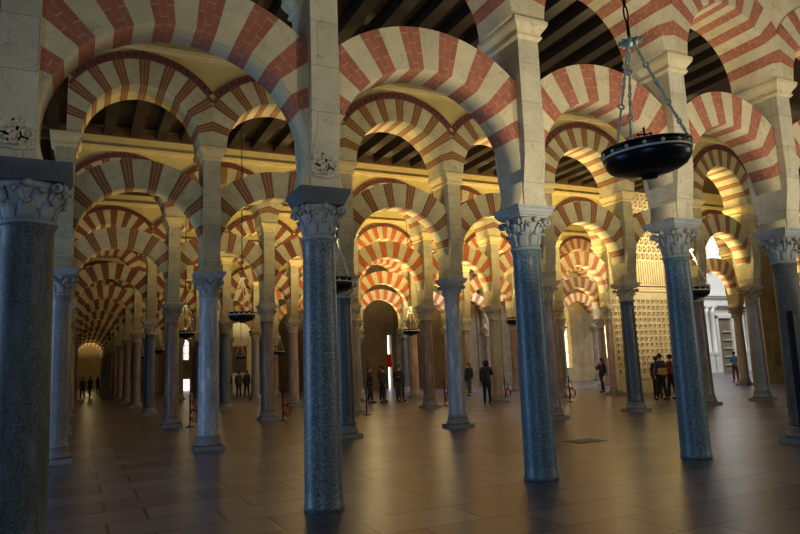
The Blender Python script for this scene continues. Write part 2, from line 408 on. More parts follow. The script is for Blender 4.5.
BASE = base_mesh(); CAPS = {}; ABA = {}; SHAFTS = {}
def pier_mb(foot=True):
    mb = MB()
    pr = [(ZT, .19, .28), (ZT + .10, .19, .28)] if foot else [(ZT, .19, .30)]
    for z in (.13, .19, .25):                             # stacked roll mouldings at the foot
        pr += [(ZT + z, .195, .30 + z * .08), (ZT + z + .03, .20, .315 + z * .08), (ZT + z + .05, .195, .30 + z * .1)]
    pr += [(ZT + .40, .19, .33), (ZT + .58, .19, .37), (ZT + .80, .19, .40), (ZT + 1.1, .19, .41), (6.60, .19, .41)]
    return mb.rects(pr)
def plain_pier_mb():
    return MB().rects([(ZT, .19, .29), (ZT + .25, .19, .295), (ZT + .45, .19, .33), (ZT + .75, .19, .38), (ZT + 1.1, .19, .40), (6.60, .19, .40)])
PIER = {0: plain_pier_mb().mesh('pier_front', [M['stone_pale']]), 1: pier_mb().mesh('pier_warm', [M['pier_warm']])}
IMP = {k: MB().rects([(6.58, .20, .42), (6.62, .235, .455), (6.65, .235, .455), (6.66, .215, .44), (6.70, .225, .45), (6.76, .27, .49), (6.80, .30, .515), (6.82, .30, .515), (6.825, .31, .525), (6.88, .31, .525)]).mesh('impost', [m]) for k, m in ((0, M['stone_cream']), (1, M['moulding']))}

ROWW = ['nearest', 'second', 'third', 'fourth', 'fifth', 'sixth', 'seventh', 'eighth', 'ninth', 'tenth', 'eleventh', 'twelfth', 'thirteenth']
def pos_word(i):
    if i < 0: return 'beyond the left edge'
    return 'left of the dim aisle' if i == 0 else 'first right of the dim aisle' if i == 1 else '%s right of the dim aisle' % ROWW[i - 1] if i < 14 else 'far right'
def row_word(r): return '%s arcade row' % ROWW[r]

OFF = {(0, 0): -.10, (0, 1): 0, (0, 2): .11, (0, 3): .10, (0, 4): -.2, (1, 0): .05, (1, 1): -.10, (1, 6): -.02, (1, 7): -.45, (1, 8): -.40, (2, 6): .03, (2, 9): -.72, (2, 10): -.85}
def ax(r, i): return cx(r, i) - (.13 if (r, i) == (0, 0) else 0)     # where the arch springs
def cx(r, i): return i * BAY + OFF.get((r, i), 0)
LOOK = {  # (row, index): shaft material, label
 (0, 0): ('g_dark', 'thick dark green-grey column at the left edge of the picture'),
 (0, 1): ('g_blue', 'speckled blue-grey granite column with dark block above its capital, nearest the middle'),
 (0, 2): ('g_blueC', 'deep blue granite column with pale moulded capital, right of the middle'),
 (0, 3): ('g_blueC', 'dark blue-grey granite column under the big hanging lamp'),
 (0, 4): ('g_dark', 'grey column at the right edge beside the leaning panel'),
 (1, 0): ('g_grey', 'blue-lit grey column just behind the thick one at the left edge'),
 (1, 1): ('g_pale', 'pale veined marble column on a square base, left half of the picture'),
 (1, 2): ('g_slate', 'dark slate column mostly hidden behind the nearest middle column'),
 (1, 3): ('g_pale', 'slim pale blue-grey column between the two big front columns'),
 (1, 4): ('g_pink', 'brownish pink column close behind the deep blue granite one'),
 (1, 5): ('g_slate', 'slim dark slate column in front of the carved lattice wall'),
 (1, 6): ('g_brown', 'brown column peeping out right of the column under the big lamp'),
 (1, 7): ('g_grey', 'grey column on a wide base near the man in blue'),
 (2, 4): ('g_brown', 'red-brown marble column with flared base left of the slim pale column'),
 (2, 5): ('g_tan', 'tan column beside the standing person in a black coat'),
 (2, 7): ('g_pink', 'pinkish column with a red rope bundle at the lattice wall corner'),
 (2, 10): ('g_tan', 'tan column just right of the man in the blue shirt'),
}
MATN = {'g_grey': 'grey', 'g_brown': 'brown', 'g_pink': 'pinkish', 'g_tan': 'tan', 'g_slate': 'dark slate', 'g_pale': 'pale'}
def column(r, i):
    x, y = cx(r, i), r * AISLE; rnd = random.Random(r * 31 + i)
    mat, lab = LOOK.get((r, i), (rnd.choice(['g_grey', 'g_brown', 'g_pink', 'g_brown', 'g_slate']), None))
    if not lab: lab = '%s stone column, %s, %s' % (MATN[mat], row_word(r), pos_word(i))
    root = empty('stone_column', (x, y, 0), lab, 'column', 'columns of the arcades')
    based = not (r == 0 and i <= 3)
    zb = .30 if based else 0.0
    block = r == 0 and i <= 1
    if (r, i) == (0, 0): root.scale = (1.24, 1.24, 1)
    ab_h = .20 if block else .16
    cap_m = 'cap_grey' if r == 0 or (r == 1 and i <= 3) else 'cap_pale' if rnd.random() < .4 else 'cap_warm'
    if r == 0 and i in (2,): cap_m = 'cap_grey'
    zs = 3.34 if r == 0 else 3.42
    k = (mat, based, zs)
    if k not in SHAFTS: SHAFTS[k] = shaft_mesh(M[mat], zb, zs)
    link('shaft', SHAFTS[k], root)
    if based: link('base', BASE, root)
    k = (cap_m, zs, ab_h)
    if k not in CAPS: CAPS[k] = capital_mesh(M[cap_m], 0, ZT - ab_h - zs)
    link('capital', CAPS[k], root, (0, 0, zs))
    am = 'impost_dark' if block else cap_m; k = (am, block)
    if k not in ABA: ABA[k] = abacus_mesh(M[am], 'block' if block else 'moulded')
    link('abacus', ABA[k], root, (0, 0, ZT - ab_h))
    return root
def rosette_mesh():
    mb = MB()
    for dx, dz, rr_ in ((-.05, .10, .06), (.02, .14, .045), (-.02, .04, .05), (.07, .06, .04), (-.08, .02, .035), (.05, .0, .03)):
        mb.torus((dx, -.005, dz), rr_, .018, (Vector((1, 0, 0)), Vector((0, 0, 1))), 14, 6); mb.ball((dx, 0, dz), rr_ * .45, 8, 5, sc=(1, .6, 1))
    mb.tube([(-.11, 0, -.035), (0, -.01, -.05), (.12, 0, -.035)], .016, 6)
    return mb.mesh('rosette', [M['stone_pale']])
ROS = rosette_mesh()
def pier(r, i):
    k = 0 if r == 0 else 1
    lab = {(0, 0): 'pale stone pier above the thick dark column at the left edge', (0, 1): 'pale stone pier with carved flowers above the nearest middle column',
           (0, 2): 'pale stone pier above the deep blue granite column', (0, 3): 'pale stone pier behind the chains of the big hanging lamp',
           (0, 4): 'pale stone pier at the right edge above the grey column'}.get((r, i)) or 'stone pier above a column, %s, %s' % (row_word(r), pos_word(i))
    root = empty('stone_pier', (ax(r, i), r * AISLE, 0), lab, 'pier', 'piers standing on the columns')
    link('pier_body', PIER[k], root); link('impost_moulding', IMP[k], root)
    if (r, i) in ((0, 1), (0, 0)): link('carved_flower', ROS, root, (0, -.305, 4.20)).scale = (1.45, 1.2, 1.5)
    return root
def bay_word(i): return 'at the left edge' if i < 0 else 'over the dim left aisle' if i == 0 else '%s bay right of it' % ROWW[i - 1] if 0 else '%s right of the dim aisle' % ROWW[i - 1]
SOLID = {(2, 3), (2, 4)}
def arches(r, i):
    x0, x1 = ax(r, i), ax(r, i + 1); xm = (x0 + x1) / 2; sx = (x1 - x0) / BAY; y = r * AISLE
    rnd = random.Random(r * 77 + i)
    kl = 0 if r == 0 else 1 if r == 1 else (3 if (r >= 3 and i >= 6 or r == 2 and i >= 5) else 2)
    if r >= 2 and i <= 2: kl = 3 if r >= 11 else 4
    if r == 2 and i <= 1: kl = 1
    tone = ['red and cream', 'brown striped', 'orange-red and cream', 'brick-red and cream', 'dull brown and tan'][kl]
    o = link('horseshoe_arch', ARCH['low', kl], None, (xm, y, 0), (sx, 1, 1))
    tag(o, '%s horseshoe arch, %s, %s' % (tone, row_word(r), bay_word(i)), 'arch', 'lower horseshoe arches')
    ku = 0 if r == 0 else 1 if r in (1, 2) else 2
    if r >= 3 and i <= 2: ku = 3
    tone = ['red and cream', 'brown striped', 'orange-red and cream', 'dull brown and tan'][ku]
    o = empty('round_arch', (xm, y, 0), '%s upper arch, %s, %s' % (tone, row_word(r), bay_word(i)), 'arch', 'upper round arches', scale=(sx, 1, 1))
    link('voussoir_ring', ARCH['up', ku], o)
    if r > 0: link('dentil_cornice', CORNICE, o)
    s = struct('wall_upper', SPAN[0 if r == 0 else 1], (xm, y, 0), 'plastered wall above the upper arch, %s' % row_word(r)); s.scale = (sx, 1, 1)

ROWS = {0: list(range(-1, 6)), 1: list(range(0, 9)), 2: list(range(0, 8)) + [9, 10], 3: list(range(0, 10)), 4: list(range(0, 12)),
        5: list(range(0, 7)), 6: list(range(0, 5)), 7: list(range(0, 5))}
for r in range(8, 13): ROWS[r] = [0, 1, 2]
for r, idx in ROWS.items():
    for i in idx: column(r, i); pier(r, i)
    for i in idx:
        if i + 1 in idx: arches(r, i)
    # wall moulding strip under the ceiling on each run of the arcade
    if r > 0:
        runs = []; st = idx[0]; pv = idx[0]
        for i in idx[1:] + [None]:
            if i != pv + 1 if i is not None else True:
                if pv > st: runs.append((st, pv))
                st = i
            pv = i
        for a, b in runs:
            mb = MB()
            for s in (-1, 1):
                y0, y1 = sorted((s * .40, s * .50)); mb.box(cx(r, a), cx(r, b), y0, y1, 8.98, 9.04)
                y0, y1 = sorted((s * .40, s * .55)); mb.box(cx(r, a), cx(r, b), y0, y1, 9.04, 9.13)
            struct('trim_wall_moulding', mb.mesh('wall_moulding', [M['moulding']]), (0, r * AISLE, 0), 'ochre moulding under the ceiling, %s' % row_word(r))
# ------------------------------------------------------------------ floor, ceiling
FX0, FX1, FY0, FY1 = -9, 62, -14, 100
struct('floor', MB().box(FX0, FX1, FY0, FY1, -.2, 0).mesh('floor', [M['floor']]), label='worn marble slab floor')
mb = MB(); mb.box(FX0, 40, -9, 31, ZCEIL, ZCEIL + .15); mb.box(40, FX1, -9, 16, ZCEIL, ZCEIL + .15); struct('ceiling', mb.mesh('ceiling', [M['wood_plank']]), label='dark plank ceiling between the beams')
mb = MB(); mb.box(FX0, 25, 31, FY1, ZCEIL, ZCEIL + .15); struct('ceiling_back', mb.mesh('ceiling', [M['wood_plank']]), label='dark plank ceiling of the far aisles')
BEAM = MB().box(-.16, .16, -3.26, 3.26, -.34, 0).box(-.19, .19, -3.26, 3.26, -.04, 0).mesh('beam', [M['wood_beam']])
CORB = MB().rects([(-.42, .09, .10), (-.36, .11, .16), (-.32, .12, .22)]).mesh('beam_bracket', [M['wood_beam']])
for nv, (x0, x1) in {0: (-.5, 17.5), 1: (-.5, 24.5), 2: (-.5, 12)}.items():
    x = x0; n = 0
    while x < x1:
        y = (nv + .5) * AISLE
        b = link('ceiling_beam', BEAM, None, (x, y, ZCEIL)); n += 1
        tag(b, 'dark timber beam crossing the ceiling just behind the %s' % row_word(nv), 'beam', 'ceiling beams behind the %s' % row_word(nv))
        x += .80
    mb = MB()
    for s in (-1, 1): yy = (nv + .5) * AISLE + s * 3.28; mb.box(x0 - .5, x1 + .5, yy - .05, yy + .05, ZCEIL - .36, ZCEIL - .12)
    struct('trim_wall_plate', mb.mesh('wall_plate', [M['wood_trim']]), label='brown timber plate where the beams meet the wall')
# ------------------------------------------------------------------ enclosing walls
def wall(name, x0, x1, y0, y1, z0, z1, mat, label): return struct(name, MB().box(x0, x1, y0, y1, z0, z1).mesh(name, [M[mat]]), label=label)
def punched(name, x0, x1, y0, y1, z0, z1, holes, mat, label):
    """wall in an x-z plane with round-headed openings (cx, half, zbot, zspring)"""
    mb = MB(); xs = sorted(set([x0, x1] + [c + s * h for c, h, *_ in holes for s in (-1, 1)]))
    for a, b in zip(xs, xs[1:]):
        hit = [q for q in holes if abs((a + b) / 2 - q[0]) < q[1]]
        if not hit: mb.box(a, b, y0, y1, z0, z1); continue
        c, h, zb, zsq = hit[0]
        if zb > z0: mb.box(a, b, y0, y1, z0, zb)
        n = 12
        for k in range(n):
            t0, t1 = pi * (1 - k / n), pi * (1 - (k + 1) / n)
            p0, p1 = (c + h * cos(t0), zsq + h * sin(t0)), (c + h * cos(t1), zsq + h * sin(t1))
            for y in (y0, y1): mb.quad([(p0[0], y, p0[1]), (p1[0], y, p1[1]), (p1[0], y, z1), (p0[0], y, z1)])
            mb.quad([(p0[0], y0, p0[1]), (p0[0], y1, p0[1]), (p1[0], y1, p1[1]), (p1[0], y0, p1[1])])
    return struct(name, mb.mesh(name, [M[mat]]), label=label)
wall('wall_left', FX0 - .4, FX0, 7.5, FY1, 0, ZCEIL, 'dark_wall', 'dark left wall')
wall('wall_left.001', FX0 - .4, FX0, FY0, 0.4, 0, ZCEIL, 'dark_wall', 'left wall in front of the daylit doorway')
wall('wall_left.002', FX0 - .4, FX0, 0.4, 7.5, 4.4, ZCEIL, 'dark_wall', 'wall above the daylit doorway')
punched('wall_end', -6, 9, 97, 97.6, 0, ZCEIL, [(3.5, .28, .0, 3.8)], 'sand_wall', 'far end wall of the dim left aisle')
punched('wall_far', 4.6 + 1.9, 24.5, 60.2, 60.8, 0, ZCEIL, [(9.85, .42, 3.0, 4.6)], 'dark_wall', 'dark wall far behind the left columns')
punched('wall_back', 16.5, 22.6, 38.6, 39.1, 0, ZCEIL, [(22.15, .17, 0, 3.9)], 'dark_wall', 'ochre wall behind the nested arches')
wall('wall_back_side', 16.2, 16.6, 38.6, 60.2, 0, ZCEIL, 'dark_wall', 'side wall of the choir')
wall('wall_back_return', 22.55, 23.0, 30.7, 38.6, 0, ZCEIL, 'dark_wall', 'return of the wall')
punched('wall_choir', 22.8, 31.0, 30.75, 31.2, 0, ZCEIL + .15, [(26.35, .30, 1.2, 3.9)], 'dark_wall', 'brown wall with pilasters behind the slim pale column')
mb = MB()
for k in range(8): mb.box(23.3 + k * 1.0 - .12, 23.3 + k * 1.0 + .12, 30.6, 30.75, 0, 5.4) if k != 3 else None
mb.box(22.8, 31, 30.55, 30.75, 5.4, 5.7)
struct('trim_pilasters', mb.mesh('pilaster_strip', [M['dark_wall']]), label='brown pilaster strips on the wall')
punched('wall_choir_right', 31.0, 44.2, 30.75, 31.2, 0, ZCEIL + .15, [(32.95, .5, 1.0, 5.0), (37.3, .75, .0, 5.3)], 'sand_wall', 'ochre wall behind the columns right of the middle')
# lit openings behind those walls
def window(name, x0, x1, y, z0, z1, mat, bars, label):
    o = link(name, MB().box(x0, x1, y, y + .04, z0, z1).mesh('pane', [M[mat]])); o['kind'] = 'structure'; o['label'] = label; o['category'] = 'window'
    if bars:
        mb = MB(); nx, nz = bars
        for k in range(nx + 1): xx = x0 + (x1 - x0) * k / nx; mb.box(xx - .025, xx + .025, y - .05, y - .005, z0, z1)
        for k in range(nz + 1): zz = z0 + (z1 - z0) * k / nz; mb.box(x0, x1, y - .05, y - .005, zz - .025, zz + .025)
        f = link('window_bars', mb.mesh('bars', [M['lead']]), o)
    return o
window('window_1', 25.9, 26.8, 31.22, 1.2, 4.3, 'daylight', (3, 8), 'narrow leaded window shining white')
window('window_2', 32.4, 33.5, 31.22, 1.0, 5.6, 'warm_pane', (2, 4), 'warm lit arched window')
window('window_3', 36.5, 38.1, 31.22, 1.6, 6.1, 'warm_pane', (3, 5), 'tall arched window glowing yellow')
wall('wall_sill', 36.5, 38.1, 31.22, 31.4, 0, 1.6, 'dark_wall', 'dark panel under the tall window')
window('window_4', 21.9, 22.4, 39.15, 0, 4.2, 'daylight', None, 'white daylit slit behind the red banner')
window('window_5', 9.3, 10.4, 60.9, 2.9, 5.2, 'pink_pane', (2, 3), 'bright doorway glimpsed far off between the left columns')
window('window_6', 3.2, 3.8, 97.7, 0, 4.1, 'daylight', None, 'thin white window at the end of the dim aisle')
window('floor_glow_pane', 9.4, 10.3, 60.12, 0.0, 1.1, 'pink_pane', None, 'low glowing pane for the floor glow, far off between the left columns')  # glowing pane before the solid wall, standing for white floor glow
b = link('hanging_banner', MB().box(-.22, .22, -.01, .01, -1.0, 0).mesh('banner', [M['red_cloth']]), None, (22.02, 38.5, 2.55)); tag(b, 'small red banner hanging in front of the white slit', 'banner')
# ------------------------------------------------------------------ carved lattice chapel wall (third arcade plane)
LX0, LX1, LY = 22.3, 27.95, 14.72
w = wall('wall_lattice', LX0, LX1, LY, 15.25, 0, ZCEIL, 'lattice', 'cream chapel wall covered in carved relief')
mb = MB(); P = .30; nx = int((LX1 - LX0) / P)
for kx in range(nx):
    for kz in range(12):
        x = LX0 + .06 + kx * P; z = .95 + kz * .29
        for (a, b_, c, d) in ((0, .19, 0, .03), (0, .19, .16, .19), (0, .03, .03, .16), (.16, .19, .03, .16)):
            mb.box(x + a, x + b_, LY - .07, LY, z + c, z + d)
for kx in range(nx * 2):                                  # fluted band
    x = LX0 + .04 + kx * P / 2; mb.box(x, x + .08, LY - .06, LY, 5.05, 6.15)
for kx in range(nx):                                      # pierced band
    for kz in range(9):
        x = LX0 + .05 + kx * P + (.15 if kz % 2 else 0); z = 6.25 + kz * .36
        mb.box(x, x + .17, LY - .09, LY, z, z + .05); mb.box(x, x + .04, LY - .09, LY, z, z + .24); mb.box(x + .13, x + .17, LY - .09, LY, z, z + .24); mb.box(x, x + .17, LY - .09, LY, z + .20, z + .25)
f = link('relief_squares', mb.mesh('relief', [M['lattice']]), w)
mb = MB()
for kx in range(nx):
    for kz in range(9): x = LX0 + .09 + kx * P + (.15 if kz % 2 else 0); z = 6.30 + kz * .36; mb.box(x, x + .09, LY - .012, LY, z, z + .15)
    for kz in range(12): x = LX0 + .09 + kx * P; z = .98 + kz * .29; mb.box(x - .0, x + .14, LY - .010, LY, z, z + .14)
link('relief_shade_plates', mb.mesh('shade_plates', [M['lattice_shade']]), w)  # thin dark plates: shade between the raised frames put into colour
mb = MB(); mb.box(LX0, LX1, LY - .12, LY, 4.68, 4.80); mb.box(LX0, LX1, LY - .17, LY, 4.80, 4.88); mb.box(LX0, LX1, LY - .06, LY, .62, .80)
link('relief_moulding', mb.mesh('mould', [M['lattice']]), w)
mb = MB(); mb.box(LX0, LX1, LY - .19, LY - .13, 4.885, 4.93); link('dark_rail', mb.mesh('rail', [M['iron']]), w)
# side wall with lozenge grille on the right
GX = 32.75
w = wall('wall_right', GX, 46, 14.8, 15.3, 0, ZCEIL, 'sand_wall', 'ochre wall at the right with a lozenge grille')
mb = MB()
for k in range(-12, 22):
    for s in (-1, 1):
        x0 = GX + .25 + k * .28; pts = []
        a, b_ = (x0, .9), (x0 + 3.6 * .62 * s, 4.5)
        # clip to the grille opening
        lo, hi = GX + .45, GX + 2.6; q = []
        for t in [n / 40 for n in range(41)]:
            xx = a[0] + (b_[0] - a[0]) * t; zz = a[1] + (b_[1] - a[1]) * t
            if lo <= xx <= hi: q.append((xx, 14.76, zz))
        if len(q) > 1: mb.tube([q[0], q[-1]], .025, 5)
link('lozenge_grille', mb.mesh('grille', [M['gilt']]), w)
# white facade
fac = empty('altar_facade', (50.3, 31, 0), 'tall white marble facade with paired pilasters behind the man in blue', 'facade')
mb = MB(); mb.box(-5.2, 5.5, .0, .5, 0, 14); link('facade_wall', mb.mesh('facade_wall', [M['white_marble']]), fac)
def pil(x):
    m = MB(); m.box(x - .30, x + .30, -.5, -.0, 0, 1.5); m.box(x - .34, x + .34, -.54, 0, 1.5, 1.62); m.box(x - .34, x + .34, -.54, 0, 0, .2)
    m.lathe([(.24, 1.62), (.27, 1.68), (.27, 1.74), (.22, 1.80), (.20, 5.0), (.23, 5.06), (.22, 5.12), (.30, 5.5)], 20, 0, True, (x, -.27, 0)); m.box(x - .33, x + .33, -.58, 0, 5.5, 5.66)
    return m.mesh('pilaster', [M['white_marble']])
for x in (-2.9, -2.15, -1.4, 1.55, 2.3, 3.1): link('pilaster', pil(x), fac)
mb = MB()
for z0, z1, d in ((5.66, 5.9, .5), (5.9, 6.3, .42), (6.3, 6.45, .62), (6.45, 6.6, .75)): mb.box(-5.2, 5.5, -d, 0, z0, z1)
mb.box(-2.6, -1.5, -.4, 0, 6.6, 8.9); mb.box(-3.6, -.6, -.55, 0, 8.9, 9.15)
link('entablature', mb.mesh('entablature', [M['white_marble']]), fac)
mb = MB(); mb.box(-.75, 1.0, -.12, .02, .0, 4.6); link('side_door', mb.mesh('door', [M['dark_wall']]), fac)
mb = MB()
for x0, x1, z0, z1 in ((-1.0, -.72, 0, 4.8), (.95, 1.2, 0, 4.8), (-1.0, 1.2, 4.6, 4.9)): mb.box(x0, x1, -.3, 0, z0, z1)
link('door_frame', mb.mesh('frame', [M['white_marble']]), fac)
mb = MB()
for k in range(5): mb.box(-.2, .9, -.25, -.10, .6 + k * .7, .66 + k * .7)
link('rack', mb.mesh('rack', [M['white_marble']]), fac)
def arched(xc, hw, y, z0, z1, m):
    b = MB(); pts = [(xc - hw, z0), (xc + hw, z0)] + [(xc + hw * cos(pi * k / 12), z1 + hw * 1.2 * sin(pi * k / 12)) for k in range(13)]
    b.quad([(p[0], y, p[1]) for p in pts], 0)
    n = len(pts)
    for k in range(n): a, c = pts[k], pts[(k + 1) % n]; b.quad([(a[0], y, a[1]), (c[0], y, c[1]), (c[0], y + .05, c[1]), (a[0], y + .05, a[1])])
    b.quad([(p[0], y + .05, p[1]) for p in pts][::-1], 0)
    return b.mesh('pane', [M[m]])
wn = link('facade_window', arched(.75, .95, -.08, 9.2, 11.6, 'daylight'), fac)
mb = MB()
for k in range(5): mb.box(-.2 + k * .475 - .03, -.2 + k * .475 + .03, -.14, -.09, 9.2, 12.6)
for k in range(8): mb.box(-.2, 1.7, -.14, -.09, 9.2 + k * .48, 9.25 + k * .48)
link('window_lead', mb.mesh('lead', [M['lead']]), wn)
# small painting over the far altar with the visitors below
p = empty('altar_painting', (15.2, 43.4, 1.5), 'dark framed painting on a pale panel above the far group of visitors', 'painting')
PX = 11.55 - 15.2
link('canvas', MB().box(PX - .58, PX + .58, -.06, -.02, .1, 2.1).mesh('canvas', [M['painting']]), p)
mb = MB()
for x0, x1, z0, z1 in ((-.66, -.56, .0, 2.2), (.56, .66, .0, 2.2), (-.66, .66, 2.1, 2.2), (-.66, .66, 0, .1)): mb.box(PX + x0, PX + x1, -.10, 0, z0, z1)
link('picture_frame', mb.mesh('frame', [M['gilt']]), p)
mb = MB(); mb.box(PX - .95, PX + .95, .01, .25, -1.5, 3.0)
for k in range(8):
    t0, t1 = pi * k / 8, pi * (k + 1) / 8
    mb.quad([(PX, 0, 3.0), (PX + .95 * cos(t0), 0, 3 + .95 * sin(t0)), (PX + .95 * cos(t1), 0, 3 + .95 * sin(t1))])
    mb.quad([(PX, .25, 3.0), (PX + .95 * cos(t1), .25, 3 + .95 * sin(t1)), (PX + .95 * cos(t0), .25, 3 + .95 * sin(t0))])
    mb.quad([(PX + .95 * cos(t0), 0, 3 + .95 * sin(t0)), (PX + .95 * cos(t0), .25, 3 + .95 * sin(t0)), (PX + .95 * cos(t1), .25, 3 + .95 * sin(t1)), (PX + .95 * cos(t1), 0, 3 + .95 * sin(t1))])
link('altar_panel', mb.mesh('panel', [M['white_marble']]), p)
# dark pedestal at the end of the dim aisle
pd = MB().box(-.42, .42, -.4, .4, 0, .14).box(-.36, .36, -.34, .34, .14, 2.0).box(-.42, .42, -.4, .4, 2.0, 2.15).box(-.2, .2, -.2, .2, 2.15, 2.5)
o = link('pedestal', pd.mesh('pedestal', [M['impost_dark']]), None, (2.45, 51.0, 0)); tag(o, 'dark block pedestal at the far end of the dim left aisle', 'pedestal')
# floor drain
o = empty('floor_drain', (9.95, 2.97, 0), 'dark iron drain cover set in the floor right of the middle', 'drain')
mb = MB(); mb.box(-.36, .36, -.26, .26, .0, .008); link('drain_plate', mb.mesh('plate', [M['drain']]), o)
mb = MB()
for k in range(7): mb.box(-.32, .32, -.22 + k * .07, -.19 + k * .07, .008, .014)
link('drain_bars', mb.mesh('bars', [M['base_stone']]), o)

# ------------------------------------------------------------------ hanging oil lamps
RB = .39
def bowl_mesh():
    mb = MB()
    mb.lathe([(0.03, -.215), (.07, -.21), (.075, -.185), (.17, -.175), (.27, -.15), (.34, -.11), (.378, -.06), (.39, -.02), (.39, .012)], 48)
    mb.lathe([(.385, .075), (.40, .075), (.40, .095), (.385, .10), (.34, .09), (.03, .06)], 48)
    return mb.mesh('bowl', [M['bowl_black']])
def band_mesh():
    mb = MB(); mb.lathe([(.386, .01), (.397, .012), (.397, .03), (.388, .033)], 48); n = 16
    for k in range(n):
        a = 2 * pi * k / n; mb.ball((.392 * cos(a), .392 * sin(a), .05), .02, 6, 4)
    return mb.mesh('rim_band', [M['brass']])
def rim_mesh(): return MB().lathe([(.385, .03), (.392, .035), (.392, .075), (.385, .078)], 48).mesh('rim', [M['iron']])
def link_chain(p0, p1, L=.07, ring_every=2, rr=.0085):
    mb = MB(); p0, p1 = Vector(p0), Vector(p1); d = (p1 - p0); n = max(2, round(d.length / L)); dn = d.normalized()
    s = dn.cross(Vector((0, 1, .1))).normalized(); t = dn.cross(s)
    for k in range(n):
        c = p0 + d * ((k + .5) / n); side = s if k % 2 else t
        if k % 3 == 2: mb.torus(c, .024, rr * 1.3, (dn, side), 12, 5)
        else: mb.torus(c, L * .58, rr, (dn, side), 12, 5, 0, .22)
    return mb
H = 1.08
BOWL, BAND, RIMM = bowl_mesh(), band_mesh(), rim_mesh()
CH = []
for k in range(3):
    a = radians(90 + 120 * k); CH.append(link_chain((.375 * cos(a), .375 * sin(a), .09), (.03 * cos(a), .03 * sin(a), H)).mesh('chain', [M['brass']]))
mb = MB(); mb.lathe([(.02, H - .02), (.07, H), (.095, H + .02), (.09, H + .03), (.03, H + .04), (.015, H + .08)], 20)
for k in range(10): a = 2 * pi * k / 10; mb.ball((.10 * cos(a), .10 * sin(a), H + .02), .018, 6, 4)
CANOPY = mb.mesh('canopy', [M['verdigris']])
mb = MB(); mb.tube([(0, -.02, .06), (0, -.02, .26)], .008, 6); mb.tube([(-.06, -.02, .205), (.06, -.02, .205)], .008, 6)
for q in ((-.06, .205), (.06, .205), (0, .26)): mb.ball((q[0], -.02, q[1]), .014, 6, 4)
CROSS = mb.mesh('cross', [M['iron']])
ROD = {}
def susp(hgt):
    k = round(hgt, 1)
    if k not in ROD:
        mb = MB(); n = int((hgt) / .16)
        for j in range(n):
            c = H + .06 + (j + .5) * hgt / n; ax = (Vector((0, 0, 1)), Vector((1, 0, 0)) if j % 2 else Vector((0, 1, 0)))
            mb.torus((0, 0, c), hgt / n * .58, .009, ax, 10, 5, 0, .20)
        ROD[k] = mb.mesh('hanging_chain', [M['iron']])
    return ROD[k]
LAMPS = [  # x, y, rim z, label
 (5.10, -3.76, 3.53, 'large black bowl lamp with a cross hanging near the top right'),
 (4.77, 3.75, 3.29, 'black bowl lamp half hidden behind the nearest middle column'),
 (4.69, 11.26, 3.31, 'black bowl lamp on a long chain right of the pale veined column'),
 (4.13, 18.78, 3.24, 'small bowl lamp just left of the pale veined column'),
 (14.01, 18.77, 3.20, 'small bowl lamp between the middle columns, above the visitors'),
 (14.46, 11.26, 3.12, 'bowl lamp peeping out left of the deep blue granite column'),
 (14.55, 3.75, 3.27, 'bowl lamp peeping out right of the column under the big lamp'),
 (3.66, 33.8, 2.81, 'tiny distant bowl lamp, leftmost of all the lamps'),
 (3.90, 26.28, 2.88, 'distant bowl lamp, second from the left of all the lamps'),
 (11.23, 41.3, 2.76, 'tiny distant bowl lamp in front of the far painting'),
 (12.03, 33.8, 2.82, 'tiny distant bowl lamp left of the nearest middle column'),
]
for k, (x, y, z, lab) in enumerate(LAMPS):
    o = empty('hanging_lamp', (x, y, z), lab, 'lamp', 'hanging bowl lamps', rotz=radians(-26))
    if k == 0: o.rotation_euler = (radians(3), radians(-4), radians(-26))
    link('lamp_bowl', BOWL, o); link('rim_band', BAND, o); link('lamp_rim', RIMM, o); link('canopy', CANOPY, o)
    for c in CH: link('chain', c, o)
    if k < 3: link('cross', CROSS, o)
    link('hanging_chain', susp(ZCEIL - z - H - .1), o)
# ------------------------------------------------------------------ rope posts
def post_meshes():
    mb = MB(); mb.lathe([(.16, 0), (.16, .015), (.03, .03), (.02, .04)], 20); base = mb.mesh('post_base', [M['post_dark']])
    mb = MB(); mb.lathe([(.022, .03), (.022, .98), (.034, .985), (.034, 1.02), (.015, 1.04)], 14); post = mb.mesh('post', [M['post_dark']])
    mb = MB()
    pts = [(.03 + .10 * sin(pi * t) + .03 * t, -.03, .85 - .55 * t) for t in [k / 10 for k in range(11)]] ; mb.tube(pts, .02, 6)
    mb.torus((.14, -.03, .34), .14, .022, (Vector((1, 0, 0)), Vector((0, 0, 1))), 20, 6, 0, 1.3); mb.torus((.10, -.06, .40), .11, .02, (Vector((1, 0, 0)), Vector((0, 0, 1))), 20, 6, 0, 1.4)
    rope = mb.mesh('rope', [M['red_rope']])
    return base, post, rope
PB, PP, PR = post_meshes()
for x, y, rope, lab in ((3.7, 14.38, 1, 'dark rope post with a looped red rope left of the pale veined column'),
                        (6.65, 14.01, 1, 'dark rope post with a coiled red rope left of the nearest middle column'),
                        (9.66, 13.91, 0, 'plain dark post standing right of the nearest middle column'),
                        (13.76, 15.51, 1, 'rope post with a red rope right beside the red-brown column'),
                        (16.9, 15.8, 1, 'rope post with a red rope right of the person in a black coat'),
                        (17.93, 12.87, 1, 'rope post with a red rope right of the deep blue granite column'),
                        (22.05, 13.95, 1, 'red rope bundle on a post at the lattice wall corner')):
    o = empty('rope_post', (x, y, 0), lab, 'post', 'rope posts')
    link('post_base', PB, o); link('post', PP, o)
    if rope: link('rope', PR, o)
